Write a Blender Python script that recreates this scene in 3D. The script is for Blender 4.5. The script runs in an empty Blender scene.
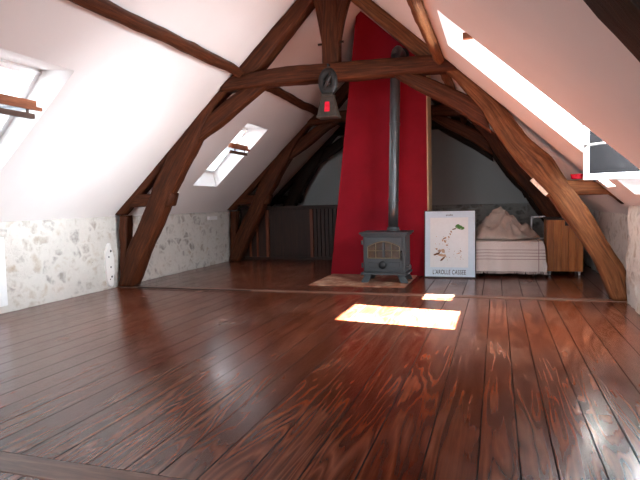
import bpy, bmesh, math, random
from mathutils import Vector, Matrix, noise
random.seed(7)
S = bpy.context.scene
COL = S.collection

# ------------------------------------------------------------------ materials
def srgb(r, g, b):
    f = lambda c: (c/255/12.92) if c/255 <= .04045 else ((c/255+.055)/1.055)**2.4
    return (f(r), f(g), f(b), 1)

class NT:
    def __init__(s, name):
        s.m = bpy.data.materials.new(name); s.m.use_nodes = True
        s.t = s.m.node_tree; s.b = s.t.nodes['Principled BSDF']; s.out = s.t.nodes['Material Output']
    def n(s, typ, **kw):
        nd = s.t.nodes.new(typ)
        for k, v in kw.items():
            if k in nd.inputs: nd.inputs[k].default_value = v
            else: setattr(nd, k, v)
        return nd
    def l(s, a, b): s.t.links.new(a, b)
    def noise(s, vec, scale, detail=5, rough=.6, dist=0.0):
        nd = s.n('ShaderNodeTexNoise'); nd.inputs['Scale'].default_value = scale
        nd.inputs['Detail'].default_value = detail; nd.inputs['Roughness'].default_value = rough
        nd.inputs['Distortion'].default_value = dist
        s.l(vec, nd.inputs['Vector']); return nd.outputs['Fac']
    def ramp(s, fac, stops):
        nd = s.n('ShaderNodeValToRGB'); e = nd.color_ramp.elements
        while len(e) < len(stops): e.new(.5)
        for k, (p, c) in enumerate(stops):
            e[k].position = p; e[k].color = c if len(c) == 4 else (*c, 1)
        s.l(fac, nd.inputs['Fac']); return nd.outputs['Color']
    def mix(s, fac, a, b, mode='MIX'):
        nd = s.n('ShaderNodeMix'); nd.data_type = 'RGBA'; nd.blend_type = mode
        for sock, v in ((nd.inputs[0], fac), (nd.inputs[6], a), (nd.inputs[7], b)):
            if hasattr(v, 'is_output'): s.l(v, sock)
            else: sock.default_value = v
        return nd.outputs[2]
    def math(s, op, a, b=0.0, c=None):
        nd = s.n('ShaderNodeMath'); nd.operation = op
        for i, v in enumerate((a, b) if c is None else (a, b, c)):
            if hasattr(v, 'is_output'): s.l(v, nd.inputs[i])
            else: nd.inputs[i].default_value = v
        return nd.outputs[0]
    def mapping(s, vec, scale=(1, 1, 1), loc=(0, 0, 0)):
        nd = s.n('ShaderNodeMapping'); nd.inputs['Scale'].default_value = scale
        nd.inputs['Location'].default_value = loc; s.l(vec, nd.inputs['Vector']); return nd.outputs['Vector']
    def coord(s, which='Object'): return s.n('ShaderNodeTexCoord').outputs[which]
    def bump(s, h, strength=.3, dist=.01):
        nd = s.n('ShaderNodeBump'); nd.inputs['Strength'].default_value = strength
        nd.inputs['Distance'].default_value = dist; s.l(h, nd.inputs['Height']); s.l(nd.outputs[0], s.b.inputs['Normal'])
    def col(s, c):
        if hasattr(c, 'is_output'): s.l(c, s.b.inputs['Base Color'])
        else: s.b.inputs['Base Color'].default_value = c

def plain(name, c, rough=.5, metal=0., var=.12, scale=30, bump=.0):
    t = NT(name); co = t.coord()
    f = t.noise(co, scale, 4)
    d = tuple(max(0, x*(1-var*2)) for x in c[:3])+(1,); u = tuple(min(1, x*(1+var)) for x in c[:3])+(1,)
    t.col(t.ramp(f, [(.3, d), (.7, u)]))
    t.b.inputs['Roughness'].default_value = rough; t.b.inputs['Metallic'].default_value = metal
    if bump: t.bump(f, bump, .005)
    return t.m

def beam_mat(name, dark, mid, light, rough=.62):
    t = NT(name); uv = t.coord('UV')
    g = t.noise(t.mapping(uv, (2.2, 26, 1)), 1.6, 7, .65, .6)
    g2 = t.noise(t.mapping(uv, (.9, 3, 1)), 2.2, 5, .6, .3)
    c = t.ramp(g, [(.28, dark), (.52, mid), (.78, light)])
    c = t.mix(t.math('MULTIPLY', t.ramp(g2, [(.35, (0, 0, 0)), (.7, (1, 1, 1))]), .55), c, dark)
    crack = t.ramp(t.noise(t.mapping(uv, (.8, 30, 1)), 1.1, 2, .5, .2), [(.60, (0, 0, 0)), (.64, (1, 1, 1))])
    c = t.mix(t.math('MULTIPLY', crack, .35), c, (.012, .006, .004, 1))
    t.col(c); t.b.inputs['Roughness'].default_value = rough; t.b.inputs['Specular IOR Level'].default_value = .18
    t.bump(g, .45, .012)
    return t.m

def floor_mat():
    t = NT('varnished_boards'); g = t.n('ShaderNodeNewGeometry').outputs['Position']
    at = t.n('ShaderNodeAttribute'); at.attribute_name = 'plank'; pk = at.outputs['Fac']
    comb = t.n('ShaderNodeCombineXYZ'); t.l(t.math('MULTIPLY', pk, 37.), comb.inputs[0]); t.l(t.math('MULTIPLY', pk, 91.), comb.inputs[1])
    va = t.n('ShaderNodeVectorMath'); va.operation = 'ADD'; t.l(g, va.inputs[0]); t.l(comb.outputs[0], va.inputs[1])
    v = va.outputs[0]
    base = t.noise(t.mapping(v, (5.5, .55, 1)), 1., 2, .45, .7)        # slow field whose contours are the cathedral grain
    ring = t.math('FRACT', t.math('MULTIPLY', base, 11.))
    ring = t.math('ABSOLUTE', t.math('SUBTRACT', t.math('MULTIPLY', ring, 2.), 1.))
    fine = t.noise(t.mapping(v, (60., 2.2, 1)), 1., 5, .65, .3)
    grain = t.math('ADD', t.math('MULTIPLY', ring, .36), t.math('MULTIPLY', fine, .64))
    c = t.ramp(grain, [(.2, srgb(56, 26, 15)), (.5, srgb(100, 46, 26)), (.82, srgb(148, 80, 48))])
    c = t.mix(t.math('MULTIPLY', pk, .40), c, srgb(58, 29, 19))
    big = t.noise(g, .8, 5, .6, .5)
    c = t.mix(t.ramp(big, [(.42, (0, 0, 0)), (.66, (.5, .5, .5))]), c, srgb(64, 32, 22))
    worn = t.noise(t.mapping(g, (2.2, .9, 1), (3, 5, 0)), 1.3, 4, .55, .4)
    worn_sheen = t.ramp(worn, [(.45, (0, 0, 0)), (.75, (1, 1, 1))])
    c = t.mix(t.math('MULTIPLY', worn_sheen, t.math('ADD', .08, t.math('MULTIPLY', ring, .24))), c, srgb(158, 126, 106))  # pale wear along the grain, with the grey varnish sheen painted in
    t.col(c)
    r = t.noise(g, 2.0, 5, .6, .4)
    rr = t.math('ADD', t.math('MULTIPLY', r, .20), t.math('ADD', .105, t.math('MULTIPLY', worn_sheen, .06)))
    t.l(rr, t.b.inputs['Roughness'])
    t.b.inputs['IOR'].default_value = 1.5
    t.l(t.math('ADD', .30, t.math('MULTIPLY', grain, .24)), t.b.inputs['Specular IOR Level'])
    t.bump(t.math('ADD', t.math('MULTIPLY', grain, .2), t.noise(t.mapping(g, (5, .9, 1)), 1.2, 3)), .10, .012)
    return t.m

def stone_mat(name, plaster, s1, s2, s3, show=.5):
    t = NT(name); co = t.coord()
    w = t.n('ShaderNodeTexNoise'); w.inputs['Scale'].default_value = 5; w.inputs['Detail'].default_value = 4; t.l(co, w.inputs['Vector'])
    va = t.n('ShaderNodeVectorMath'); va.operation = 'MULTIPLY_ADD'; t.l(w.outputs['Color'], va.inputs[0])
    va.inputs[1].default_value = (.16, .16, .16); t.l(co, va.inputs[2])
    v = t.mapping(va.outputs[0], (5.2, 5.2, 7.5))
    ed = t.n('ShaderNodeTexVoronoi'); ed.feature = 'DISTANCE_TO_EDGE'; t.l(v, ed.inputs['Vector']); ed.inputs['Scale'].default_value = 1
    ce = t.n('ShaderNodeTexVoronoi'); t.l(v, ce.inputs['Vector']); ce.inputs['Scale'].default_value = 1
    sep = t.n('ShaderNodeSeparateColor'); t.l(ce.outputs['Color'], sep.inputs[0])
    stone = t.mix(sep.outputs[0], s1, s2); stone = t.mix(t.ramp(sep.outputs[1], [(.6, (0, 0, 0)), (.75, (1, 1, 1))]), stone, s3)
    stone = t.mix(t.math('MULTIPLY', t.noise(co, 60, 5), .5), stone, plaster)
    # the lime mortar leaves only part of each stone bare
    cover = t.noise(co, 7.5, 6, .65)
    bare = t.math('MULTIPLY', t.ramp(ed.outputs['Distance'], [(.05, (0, 0, 0)), (.16, (1, 1, 1))]),
                  t.ramp(cover, [(show-.06, (0, 0, 0)), (show+.12, (1, 1, 1))]))
    pl = t.mix(t.noise(co, 22, 6, .7), plaster, tuple(x*.8 for x in plaster[:3])+(1,))
    c = t.mix(bare, pl, stone)
    speck = t.ramp(t.noise(co, 38, 3, .5), [(.71, (0, 0, 0)), (.76, (1, 1, 1))])
    c = t.mix(t.math('MULTIPLY', speck, .35), c, srgb(70, 62, 54))
    t.col(c); t.b.inputs['Roughness'].default_value = .95
    h = t.math('ADD', t.math('MULTIPLY', bare, .4), t.noise(co, 26, 6, .7))
    t.bump(h, .6, .02)
    return t.m

def plaster_mat(name, c, var=.04):
    t = NT(name); co = t.coord()
    f = t.noise(co, 1.4, 5, .6); f2 = t.noise(co, 40, 4, .6)
    t.col(t.ramp(f, [(.3, tuple(x*(1-var) for x in c[:3])), (.7, c[:3])]))
    t.b.inputs['Roughness'].default_value = .92; t.b.inputs['Specular IOR Level'].default_value = .2
    t.bump(f2, .12, .004)
    return t.m

def red_mat():
    t = NT('red_paint'); co = t.coord()
    f = t.noise(co, 3.0, 6, .65)
    t.col(t.ramp(f, [(.3, srgb(138, 4, 26)), (.7, srgb(154, 7, 32))]))
    t.b.inputs['Roughness'].default_value = .75; t.b.inputs['Specular IOR Level'].default_value = .25
    t.bump(t.noise(co, 60, 4), .1, .004)
    return t.m

def glass_mat():
    t = NT('window_glass'); nd = t.t.nodes; nd.remove(t.b)
    tr = t.n('ShaderNodeBsdfTransparent'); tr.inputs[0].default_value = (.93, .96, .97, 1)
    gl = t.n('ShaderNodeBsdfGlossy'); gl.inputs['Roughness'].default_value = .02
    fr = t.n('ShaderNodeFresnel'); fr.inputs['IOR'].default_value = 1.45
    mx = t.n('ShaderNodeMixShader'); t.l(fr.outputs[0], mx.inputs[0]); t.l(tr.outputs[0], mx.inputs[1]); t.l(gl.outputs[0], mx.inputs[2])
    t.l(mx.outputs[0], t.out.inputs['Surface'])
    return t.m

def plank_mat(name, dark, mid, light, axis_scale=(9, 9, 1.0), rough=.5):
    t = NT(name); co = t.coord()
    g = t.noise(t.mapping(co, axis_scale), 2.2, 6, .65, .8)
    g2 = t.noise(t.mapping(co, (5, 5, .2)), 1.6, 2)
    c = t.ramp(g, [(.28, dark), (.5, mid), (.75, light)])
    c = t.mix(t.math('MULTIPLY', t.ramp(g2, [(.42, (0, 0, 0)), (.6, (1, 1, 1))]), .2), c, dark)
    t.col(c); t.b.inputs['Roughness'].default_value = rough; t.bump(g, .15, .005)
    return t.m

def tile_mat():
    t = NT('terracotta_tiles'); co = t.coord()
    br = t.n('ShaderNodeTexBrick'); t.l(co, br.inputs['Vector'])
    br.offset = .5; br.inputs['Scale'].default_value = 1; br.inputs['Brick Width'].default_value = .22; br.inputs['Row Height'].default_value = .22
    br.inputs['Mortar Size'].default_value = .006
    br.inputs['Color1'].default_value = srgb(150, 98, 72); br.inputs['Color2'].default_value = srgb(118, 68, 50); br.inputs['Mortar'].default_value = srgb(120, 92, 76)
    f = t.noise(co, 5, 6, .7)
    c = t.mix(t.ramp(f, [(.46, (0, 0, 0)), (.62, (.8, .8, .8))]), br.outputs['Color'], srgb(206, 180, 152))
    t.col(c); t.b.inputs['Roughness'].default_value = .5; t.bump(br.outputs['Fac'], -.3, .004)
    return t.m

def coverlet_mat():
    t = NT('striped_cotton'); uv = t.coord('UV')
    sep = t.n('ShaderNodeSeparateXYZ'); t.l(uv, sep.inputs[0])
    d = sep.outputs[1]                                       # metres the cloth hangs below the mattress edge
    band = t.math('MULTIPLY', t.math('GREATER_THAN', d, .10), t.math('LESS_THAN', d, .265))
    st = t.math('LESS_THAN', t.math('FRACT', t.math('MULTIPLY', d, 25.)), .18)
    m = t.math('MULTIPLY', band, st)
    side = t.math('LESS_THAN', t.math('ABSOLUTE', t.math('SUBTRACT', sep.outputs[0], .5)), .004)
    m = t.math('MAXIMUM', m, side)
    f = t.noise(t.coord(), 120, 2)
    base = t.ramp(f, [(.3, srgb(232, 218, 210)), (.7, srgb(244, 234, 228))])
    t.col(t.mix(t.math('MULTIPLY', m, .8), base, srgb(150, 92, 96)))
    t.b.inputs['Roughness'].default_value = .95; t.bump(f, .2, .003)
    return t.m

M = {}
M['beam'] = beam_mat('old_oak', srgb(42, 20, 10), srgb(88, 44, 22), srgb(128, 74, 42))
M['beam_lit'] = beam_mat('old_oak_lit', srgb(66, 36, 20), srgb(128, 80, 47), srgb(176, 122, 80))  # lighter oak: orange light on the right-hand timbers is put into the colour
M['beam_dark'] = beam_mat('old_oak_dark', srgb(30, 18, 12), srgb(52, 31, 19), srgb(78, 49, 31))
M['floor'] = floor_mat()
M['gap'] = plain('floor_gap', (.008, .005, .004, 1), .9)
M['strip'] = plank_mat('grey_threshold_wood', srgb(70, 44, 34), srgb(112, 80, 64), srgb(146, 116, 98), (1, 9, 9), .4)
M['plaster'] = plaster_mat('white_plaster', srgb(235, 229, 226))
M['gable'] = plaster_mat('grey_gable_plaster', srgb(210, 205, 200))
M['stone'] = stone_mat('limewashed_rubble', srgb(222, 217, 209), srgb(182, 162, 136), srgb(152, 138, 122), srgb(118, 110, 104), .53)
M['stone_grey'] = stone_mat('grey_rubble', srgb(190, 184, 176), srgb(150, 138, 124), srgb(120, 110, 102), srgb(96, 92, 88), .5)
M['red'] = red_mat()
M['cream'] = plain('cream_paint', srgb(226, 200, 158), .6, var=.06, scale=8)
M['white'] = plain('white_gloss_paint', srgb(240, 240, 240), .35, var=.02)
M['alu'] = plain('pale_frame_metal', srgb(196, 200, 206), .35, .3, var=.04)
M['glass'] = glass_mat()
M['sashwood'] = plank_mat('varnished_pine', srgb(116, 62, 36), srgb(150, 86, 52), srgb(176, 112, 72), (9, 1, 9))
M['sashdark'] = plank_mat('weathered_pine', srgb(66, 44, 34), srgb(88, 60, 46), srgb(110, 80, 62), (9, 1, 9))
M['sashpale'] = plank_mat('pale_pine', srgb(206, 176, 150), srgb(226, 200, 176), srgb(236, 214, 194), (9, 1, 9))
M['greypane'] = plain('dark_grey_panel', srgb(24, 23, 24), .85, var=.04); M['greypane'].node_tree.nodes['Principled BSDF'].inputs['Specular IOR Level'].default_value = .1
M['steel'] = plain('brushed_steel', srgb(170, 168, 164), .3, .9, var=.05)
M['iron'] = plain('grey_cast_iron', srgb(66, 72, 75), .5, .35, var=.08, scale=60, bump=.08)
M['iron_dark'] = plain('black_iron', srgb(34, 36, 38), .45, .5, var=.1)
M['pipe'] = plain('grey_flue_steel', srgb(96, 98, 100), .33, .75, var=.06, scale=12)
M['bronze'] = plain('bronze_bar', srgb(140, 126, 100), .4, .6)
M['fireglass'] = plain('brown_fire_glass', srgb(74, 52, 36), .25, var=.35, scale=9)  # brown tone paints in the amber glow and reflection of the fire glass
M['tiles'] = tile_mat()
M['frame_black'] = plain('black_frame', srgb(40, 34, 34), .4)
M['paper_blue'] = plain('pale_blue_paper', srgb(216, 234, 246), .6, var=.02)
M['paper_white'] = plain('white_paper', srgb(238, 242, 244), .6, var=.015)
M['ink'] = plain('black_ink', srgb(28, 30, 40), .6)
M['ink_brown'] = plain('brown_ink', srgb(122, 78, 48), .7, var=.3)
M['ink_tan'] = plain('tan_ink', srgb(206, 170, 142), .7, var=.2)
M['ink_green'] = plain('green_ink', srgb(88, 140, 62), .7, var=.3, scale=80)
M['cotton'] = coverlet_mat()
M['fringe'] = plain('cotton_fringe', srgb(226, 210, 204), .95)
M['linen'] = plain('beige_linen', srgb(206, 190, 178), .95, var=.1, scale=6, bump=.05)
M['mattress'] = plain('mattress_ticking', srgb(120, 110, 104), .95)
M['pine'] = plank_mat('orange_pine', srgb(140, 76, 32), srgb(188, 112, 50), srgb(212, 142, 74), (14, 14, .9), .4)
M['darkwood'] = plank_mat('dark_stained_wood', srgb(34, 19, 12), srgb(52, 29, 18), srgb(72, 42, 26), (14, 14, .9), .55)
M['redwood'] = plank_mat('red_brown_post', srgb(92, 44, 24), srgb(124, 62, 34), srgb(150, 84, 50), (14, 14, .9), .5)
M['porcelain'] = plain('white_porcelain', srgb(238, 238, 236), .2, var=.01)
M['zinc'] = plain('dull_zinc', srgb(70, 62, 55), .5, .4, var=.2, scale=18, bump=.1)
M['leather'] = plain('old_leather', srgb(34, 30, 28), .6, var=.3, scale=25, bump=.2)
t_ = NT('red_glass'); t_.col(t_.ramp(t_.noise(t_.coord(), 20, 3), [(.3, srgb(206, 14, 44)), (.7, srgb(236, 34, 66))])); t_.b.inputs['Roughness'].default_value = .25; M['redglass'] = t_.m
M['rubber'] = plain('black_rubber', srgb(24, 24, 24), .8)
M['mortar'] = plaster_mat('fresh_plaster', srgb(246, 244, 240))
M['hole'] = plain('dark_hole', srgb(48, 42, 38), .95)

# ------------------------------------------------------------------ helpers
def props(o, label=None, cat=None, group=None, kind=None):
    if label: o['label'] = label
    if cat: o['category'] = cat
    if group: o['group'] = group
    if kind: o['kind'] = kind
    return o
def thing(name, label, cat, loc=(0, 0, 0), group=None, kind=None):
    o = bpy.data.objects.new(name, None); COL.objects.link(o); o.location = loc; o.empty_display_size = .1
    return props(o, label, cat, group, kind)
def obj(name, bm, mat, parent=None, smooth=False, world=True):
    me = bpy.data.meshes.new(name)
    bmesh.ops.recalc_face_normals(bm, faces=bm.faces)
    bm.to_mesh(me); bm.free()
    mats = mat if isinstance(mat, (list, tuple)) else [mat]
    for m in mats: me.materials.append(m)
    if smooth:
        for p in me.polygons: p.use_smooth = True
    o = bpy.data.objects.new(name, me); COL.objects.link(o)
    if parent is not None:
        o.parent = parent
        if world:                                           # geometry was given in world coordinates
            q = parent; off = Vector((0, 0, 0))
            while q is not None: off += q.location; q = q.parent
            me.transform(Matrix.Translation(-off))
    return o
def NB(): return bmesh.new()
def box(bm, x0, x1, y0, y1, z0, z1, bev=0.0, seg=2):
    r = bmesh.ops.create_cube(bm, size=1)
    vs = r['verts']
    for v in vs:
        v.co = Vector((x0+(v.co.x+.5)*(x1-x0), y0+(v.co.y+.5)*(y1-y0), z0+(v.co.z+.5)*(z1-z0)))
    if bev:
        es = list({e for v in vs for e in v.link_edges})
        bmesh.ops.bevel(bm, geom=es, offset=bev, segments=seg, affect='EDGES', profile=.6)
    return bm
def tube(bm, pts, r, n=12, cap=True):
    pts = [Vector(p) for p in pts]; rings = []
    for i, p in enumerate(pts):
        t = (pts[min(i+1, len(pts)-1)]-pts[max(i-1, 0)]).normalized()
        a = t.cross(Vector((0, 0, 1)));
        if a.length < .05: a = t.cross(Vector((0, 1, 0)))
        a.normalize(); b = t.cross(a).normalized()
        rr = r[i] if isinstance(r, (list, tuple)) else r
        rings.append([bm.verts.new(p+a*math.cos(k*2*math.pi/n)*rr+b*math.sin(k*2*math.pi/n)*rr) for k in range(n)])
    for i in range(len(rings)-1):
        for k in range(n):
            bm.faces.new((rings[i][k], rings[i][(k+1) % n], rings[i+1][(k+1) % n], rings[i+1][k]))
    if cap: bm.faces.new(rings[0]); bm.faces.new(rings[-1])
    return bm
def lathe(bm, prof, c, axis='z', n=24):
    rings = []
    for r, h in prof:
        ring = []
        for k in range(n):
            a = k*2*math.pi/n
            d = {'z': (r*math.cos(a), r*math.sin(a), h), 'y': (r*math.cos(a), h, r*math.sin(a)), 'x': (h, r*math.cos(a), r*math.sin(a))}[axis]
            ring.append(bm.verts.new(Vector(c)+Vector(d)))
        rings.append(ring)
    for i in range(len(rings)-1):
        for k in range(n): bm.faces.new((rings[i][k], rings[i][(k+1) % n], rings[i+1][(k+1) % n], rings[i+1][k]))
    bm.faces.new(rings[0]); bm.faces.new(rings[-1])
    return bm
def torus(bm, c, R, r, axis='y', sx=1., sz=1., n=36, m=10):
    rings = []
    for i in range(n):
        a = i*2*math.pi/n; ring = []
        for k in range(m):
            b = k*2*math.pi/m; rad = R+r*math.cos(b)
            u, v, w = rad*math.cos(a)*sx, rad*math.sin(a)*sz, r*math.sin(b)
            ring.append(bm.verts.new(Vector(c)+(Vector((u, w, v)) if axis == 'y' else Vector((u, v, w)))))
        rings.append(ring)
    for i in range(n):
        for k in range(m): bm.faces.new((rings[i][k], rings[(i+1) % n][k], rings[(i+1) % n][(k+1) % m], rings[i][(k+1) % m]))
    return bm
def prism(bm, poly, y0, y1):
    """polygon in (x, z) extruded along y"""
    a = [bm.verts.new((x, y0, z)) for x, z in poly]; b = [bm.verts.new((x, y1, z)) for x, z in poly]
    bm.faces.new(a); bm.faces.new(list(reversed(b)))
    for i in range(len(poly)):
        j = (i+1) % len(poly); bm.faces.new((a[i], b[i], b[j], a[j]))
    return bm

# ------------------------------------------------------------------ roof geometry
XL, XR, Z0, PITCH = -4.60, 1.15, .92, math.radians(42.5)
XC = (XL+XR)/2; TAN = math.tan(PITCH); ZR = Z0+(XC-XL)*TAN
Y_BACK, Y_REAR = 10.9, -3.2
def slope_z(x): return Z0+(x-XL)*TAN if x < XC else Z0+(XR-x)*TAN

def resample(pts, n):
    pts = [Vector((p[0], p[1])) for p in pts]; L = [0]
    for a, b in zip(pts, pts[1:]): L.append(L[-1]+(b-a).length)
    out = []
    for i in range(n):
        d = L[-1]*i/(n-1); k = max(j for j in range(len(L)-1) if L[j] <= d+1e-9)
        f = (d-L[k])/max(1e-9, L[k+1]-L[k]); out.append(pts[k].lerp(pts[k+1], min(1, f)))
    return out, L[-1]
def timber(up, lo, y0, y1, clamp=True, rough=.008, seed=0., smooth_pts=True):
    """hewn timber between two outlines in (x, z), y0..y1 thick, with rounded arrises, waney faces and a UV map along its length"""
    _, L = resample(up, 4); n = max(6, int(L/.05))
    A, L = resample(up, n); B, _ = resample(lo, n)
    if smooth_pts:
        for P in (A, B):
            for _ in range(3):
                Q = [p.copy() for p in P]
                for i in range(1, n-1): P[i] = Q[i-1]*.25+Q[i]*.5+Q[i+1]*.25
    bm = NB(); uvl = bm.loops.layers.uv.new('UVMap'); rings = []
    prof = []                                               # (across 0..1, y 0..1)
    c = .09
    for t in (c, .37, .63, 1-c): prof.append((0, t))
    for t in (c, .37, .63, 1-c): prof.append((t, 1))
    for t in (1-c, .63, .37, c): prof.append((1, t))
    for t in (1-c, .63, .37, c): prof.append((t, 0))
    m = len(prof)
    for i in range(n):
        ring = []
        for u, t in prof:
            p = B[i].lerp(A[i], u); y = y0+(y1-y0)*t
            v = Vector((p.x, y, p.y))
            nv = noise.noise_vector(v*3.1+Vector((seed, 0, seed)))*rough+noise.noise_vector(v*11+Vector((0, seed, 0)))*rough*.45
            v += nv
            if clamp and v.z > slope_z(v.x)-.004: v.z = slope_z(v.x)-.004
            ring.append(bm.verts.new(v))
        rings.append(ring)
    def face(vs, uvs):
        f = bm.faces.new(vs); f.smooth = True
        for l, w in zip(f.loops, uvs): l[uvl].uv = w
    for i in range(n-1):
        a, b = L*i/(n-1)+seed, L*(i+1)/(n-1)+seed
        for k in range(m):
            j = (k+1) % m
            face((rings[i][k], rings[i][j], rings[i+1][j], rings[i+1][k]), ((a, k/m), (a, (k+1)/m), (b, (k+1)/m), (b, k/m)))
    face(rings[0], [(seed, .1+.02*k) for k in range(m)]); face(rings[-1], [(seed, .1+.02*k) for k in range(m)])
    return bm

# ------------------------------------------------------------------ setting: floor
def floor():
    seams = [-4.75, -4.55, -4.36, -4.19, -4.0, -3.82, -3.63, -3.45, -3.28, -3.09, -2.92, -2.74, -2.57, -2.40, -2.23, -2.07, -1.87, -1.70, -1.54, -1.36, -1.21, -1.05, -.88, -.69, -.49, -.27, -.07, .08, .21, .375, .507, .685, .85, 1.01, 1.18, 1.36]
    seams2 = [-4.75+.2*k for k in range(31)]
    bm = NB(); lay = bm.faces.layers.float.new('plank'); g = .0030
    def plank(x0, x1, y0, y1):
        val = random.random(); h = random.uniform(-.0007, .0)
        top = [bm.verts.new((x, y, h)) for x, y in ((x0+g, y0+.001), (x1-g, y0+.001), (x1-g, y1-.001), (x0+g, y1-.001))]
        low = [bm.verts.new((v.co.x, v.co.y, -.02)) for v in top]
        f = bm.faces.new(top); f[lay] = val
        for i in range(4):
            f = bm.faces.new((top[i], low[i], low[(i+1) % 4], top[(i+1) % 4])); f[lay] = val; f.material_index = 1
    for (ya, yb, sm) in ((Y_REAR, 1.55, seams), (1.69, 5.73, seams), (5.85, Y_BACK, seams2)):
        for a, b in zip(sm, sm[1:]):
            cuts = [ya]
            if random.random() < .12 and yb-ya > 3: cuts.append(ya+(yb-ya)*random.uniform(.2, .8))
            if abs(a-.375) < .01 and ya == 1.69: cuts = [ya, 2.72]
            if a < -1.3 and a > -3 and ya == 1.69: cuts = [ya]
            cuts.append(yb)
            for c, d in zip(cuts, cuts[1:]): plank(a, b, c, d)
    o = obj('floor', bm, [M['floor'], M['gap']]); props(o, 'glossy red-brown varnished board floor of the whole attic', 'floor', kind='structure')
    b2 = NB(); box(b2, -4.75, 1.36, Y_REAR, Y_BACK, -.10, -.012)
    obj('subfloor', b2, M['gap'], o, world=False)
floor()
for k, (y0, y1, lab) in enumerate(((5.73, 5.85, 'worn grey-brown timber strip across the floor at the foot of the truss'),
                                  (1.55, 1.69, 'grey timber strip across the floor at the lower left corner'))):
    bm = NB(); box(bm, -4.6, 1.2, y0+.002, y1-.002, -.02, .004 if k == 0 else .001, .003, 1)
    props(obj('trim_%d' % (k+1), bm, M['strip']), lab, 'floor strip', kind='structure')

# ------------------------------------------------------------------ setting: knee walls and gables
def rough_wall(name, mat, x, y0, y1, z1, face, thick=.35, amp=.022, lab='', step=.045):
    """rubble wall: a lumpy face towards the room, a flat back"""
    bm = NB(); ny = int((y1-y0)/step)+1; nz = int(z1/step)+1; g = []
    for i in range(ny+1):
        row = []
        for k in range(nz+1):
            y = y0+(y1-y0)*i/ny; z = -.03+(z1+.03)*k/nz
            d = amp*noise.noise(Vector((x, y*3.2, z*3.6)))+amp*.7*noise.noise(Vector((x+9, y*9, z*10)))
            top = .022*noise.noise(Vector((3, y*5, 1))) if k == nz else 0
            row.append(bm.verts.new((x+face*d, y, z+top)))
        g.append(row)
    for i in range(ny):
        for k in range(nz):
            f = bm.faces.new((g[i][k], g[i+1][k], g[i+1][k+1], g[i][k+1])); f.smooth = True
    back = [[bm.verts.new((x-face*thick, g[i][k].co.y, g[i][k].co.z)) for k in (0, nz)] for i in (0, ny)]
    bm.faces.new([g[i][nz] for i in range(ny+1)]+[back[1][1], back[0][1]])
    bm.faces.new([g[i][0] for i in range(ny+1)]+[back[1][0], back[0][0]])
    bm.faces.new([back[0][0], back[1][0], back[1][1], back[0][1]])
    bm.faces.new([g[0][k] for k in range(nz+1)]+[back[0][1], back[0][0]])
    bm.faces.new([g[ny][k] for k in range(nz+1)]+[back[1][1], back[1][0]])
    return props(obj(name, bm, mat), lab, 'wall', kind='structure')
rough_wall('wall_left', M['stone'], XL, Y_REAR, Y_BACK, .888, 1, lab='low whitewashed rubble stone wall under the left roof slope')
rough_wall('wall_right', M['stone'], XR, Y_REAR, 5.70, .92, -1, lab='low pale stone wall nearest on the right, ending at the big truss')
rough_wall('wall_right_far', M['stone'], XR+.12, 5.66, Y_BACK, .92, -1, lab='low stone wall on the right behind the big truss foot')
bm = NB(); prism(bm, [(XL-.2, 0), (XR+.3, 0), (XR+.3, .9), (XR, Z0+.02), (XC, ZR+.02), (XL, Z0+.02), (XL-.2, .9)], Y_BACK, Y_BACK+.3)
props(obj('wall_back', bm, M['gable']), 'grey plastered gable wall in shadow at the back', 'wall', kind='structure')
bm = NB()
nx = 120; nz = 20; g = []
for i in range(nx+1):
    row = []
    for k in range(nz+1):
        x = -3.0+(XR+.1+3.0)*i/nx; z = -.02+.93*k/nz
        d = .03*noise.noise(Vector((x*3, 4, z*4)))+.02*noise.noise(Vector((x*9, 7, z*10)))
        row.append(bm.verts.new((x, Y_BACK-.14+d, z)))
    g.append(row)
for i in range(nx):
    for k in range(nz): bm.faces.new((g[i][k], g[i+1][k], g[i+1][k+1], g[i][k+1])).smooth = True
tb = [bm.verts.new((g[i][nz].co.x, Y_BACK, g[i][nz].co.z)) for i in (0, nx)]
bm.faces.new([g[i][nz] for i in range(nx+1)]+[tb[1], tb[0]])
props(obj('trim_3', bm, M['stone_grey']), 'grey rubble stone base of the gable wall behind the bed', 'wall base', kind='structure')
GX0, GX1, GZ0, GZ1 = -2.75, -.65, .85, 2.15
bm = NB()
for poly in ([(XL-.2, 0), (GX0, 0), (GX0, slope_z(GX0)+.02), (XL, Z0+.02), (XL-.2, .9)],
             [(GX1, 0), (XR+.3, 0), (XR+.3, .9), (XR, Z0+.02), (GX1, slope_z(GX1)+.02)],
             [(GX0, 0), (GX1, 0), (GX1, GZ0), (GX0, GZ0)],
             [(GX0, GZ1), (GX1, GZ1), (GX1, slope_z(GX1)+.02), (XC, ZR+.02), (GX0, slope_z(GX0)+.02)]): prism(bm, poly, Y_REAR-.3, Y_REAR)
props(obj('wall_rear', bm, M['plaster']), 'white plastered gable wall behind the viewer', 'wall', kind='structure')
# ------------------------------------------------------------------ setting: roof slopes with window openings
NL = Vector((-math.sin(PITCH), 0, math.cos(PITCH))); NR = Vector((math.sin(PITCH), 0, math.cos(PITCH)))
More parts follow.
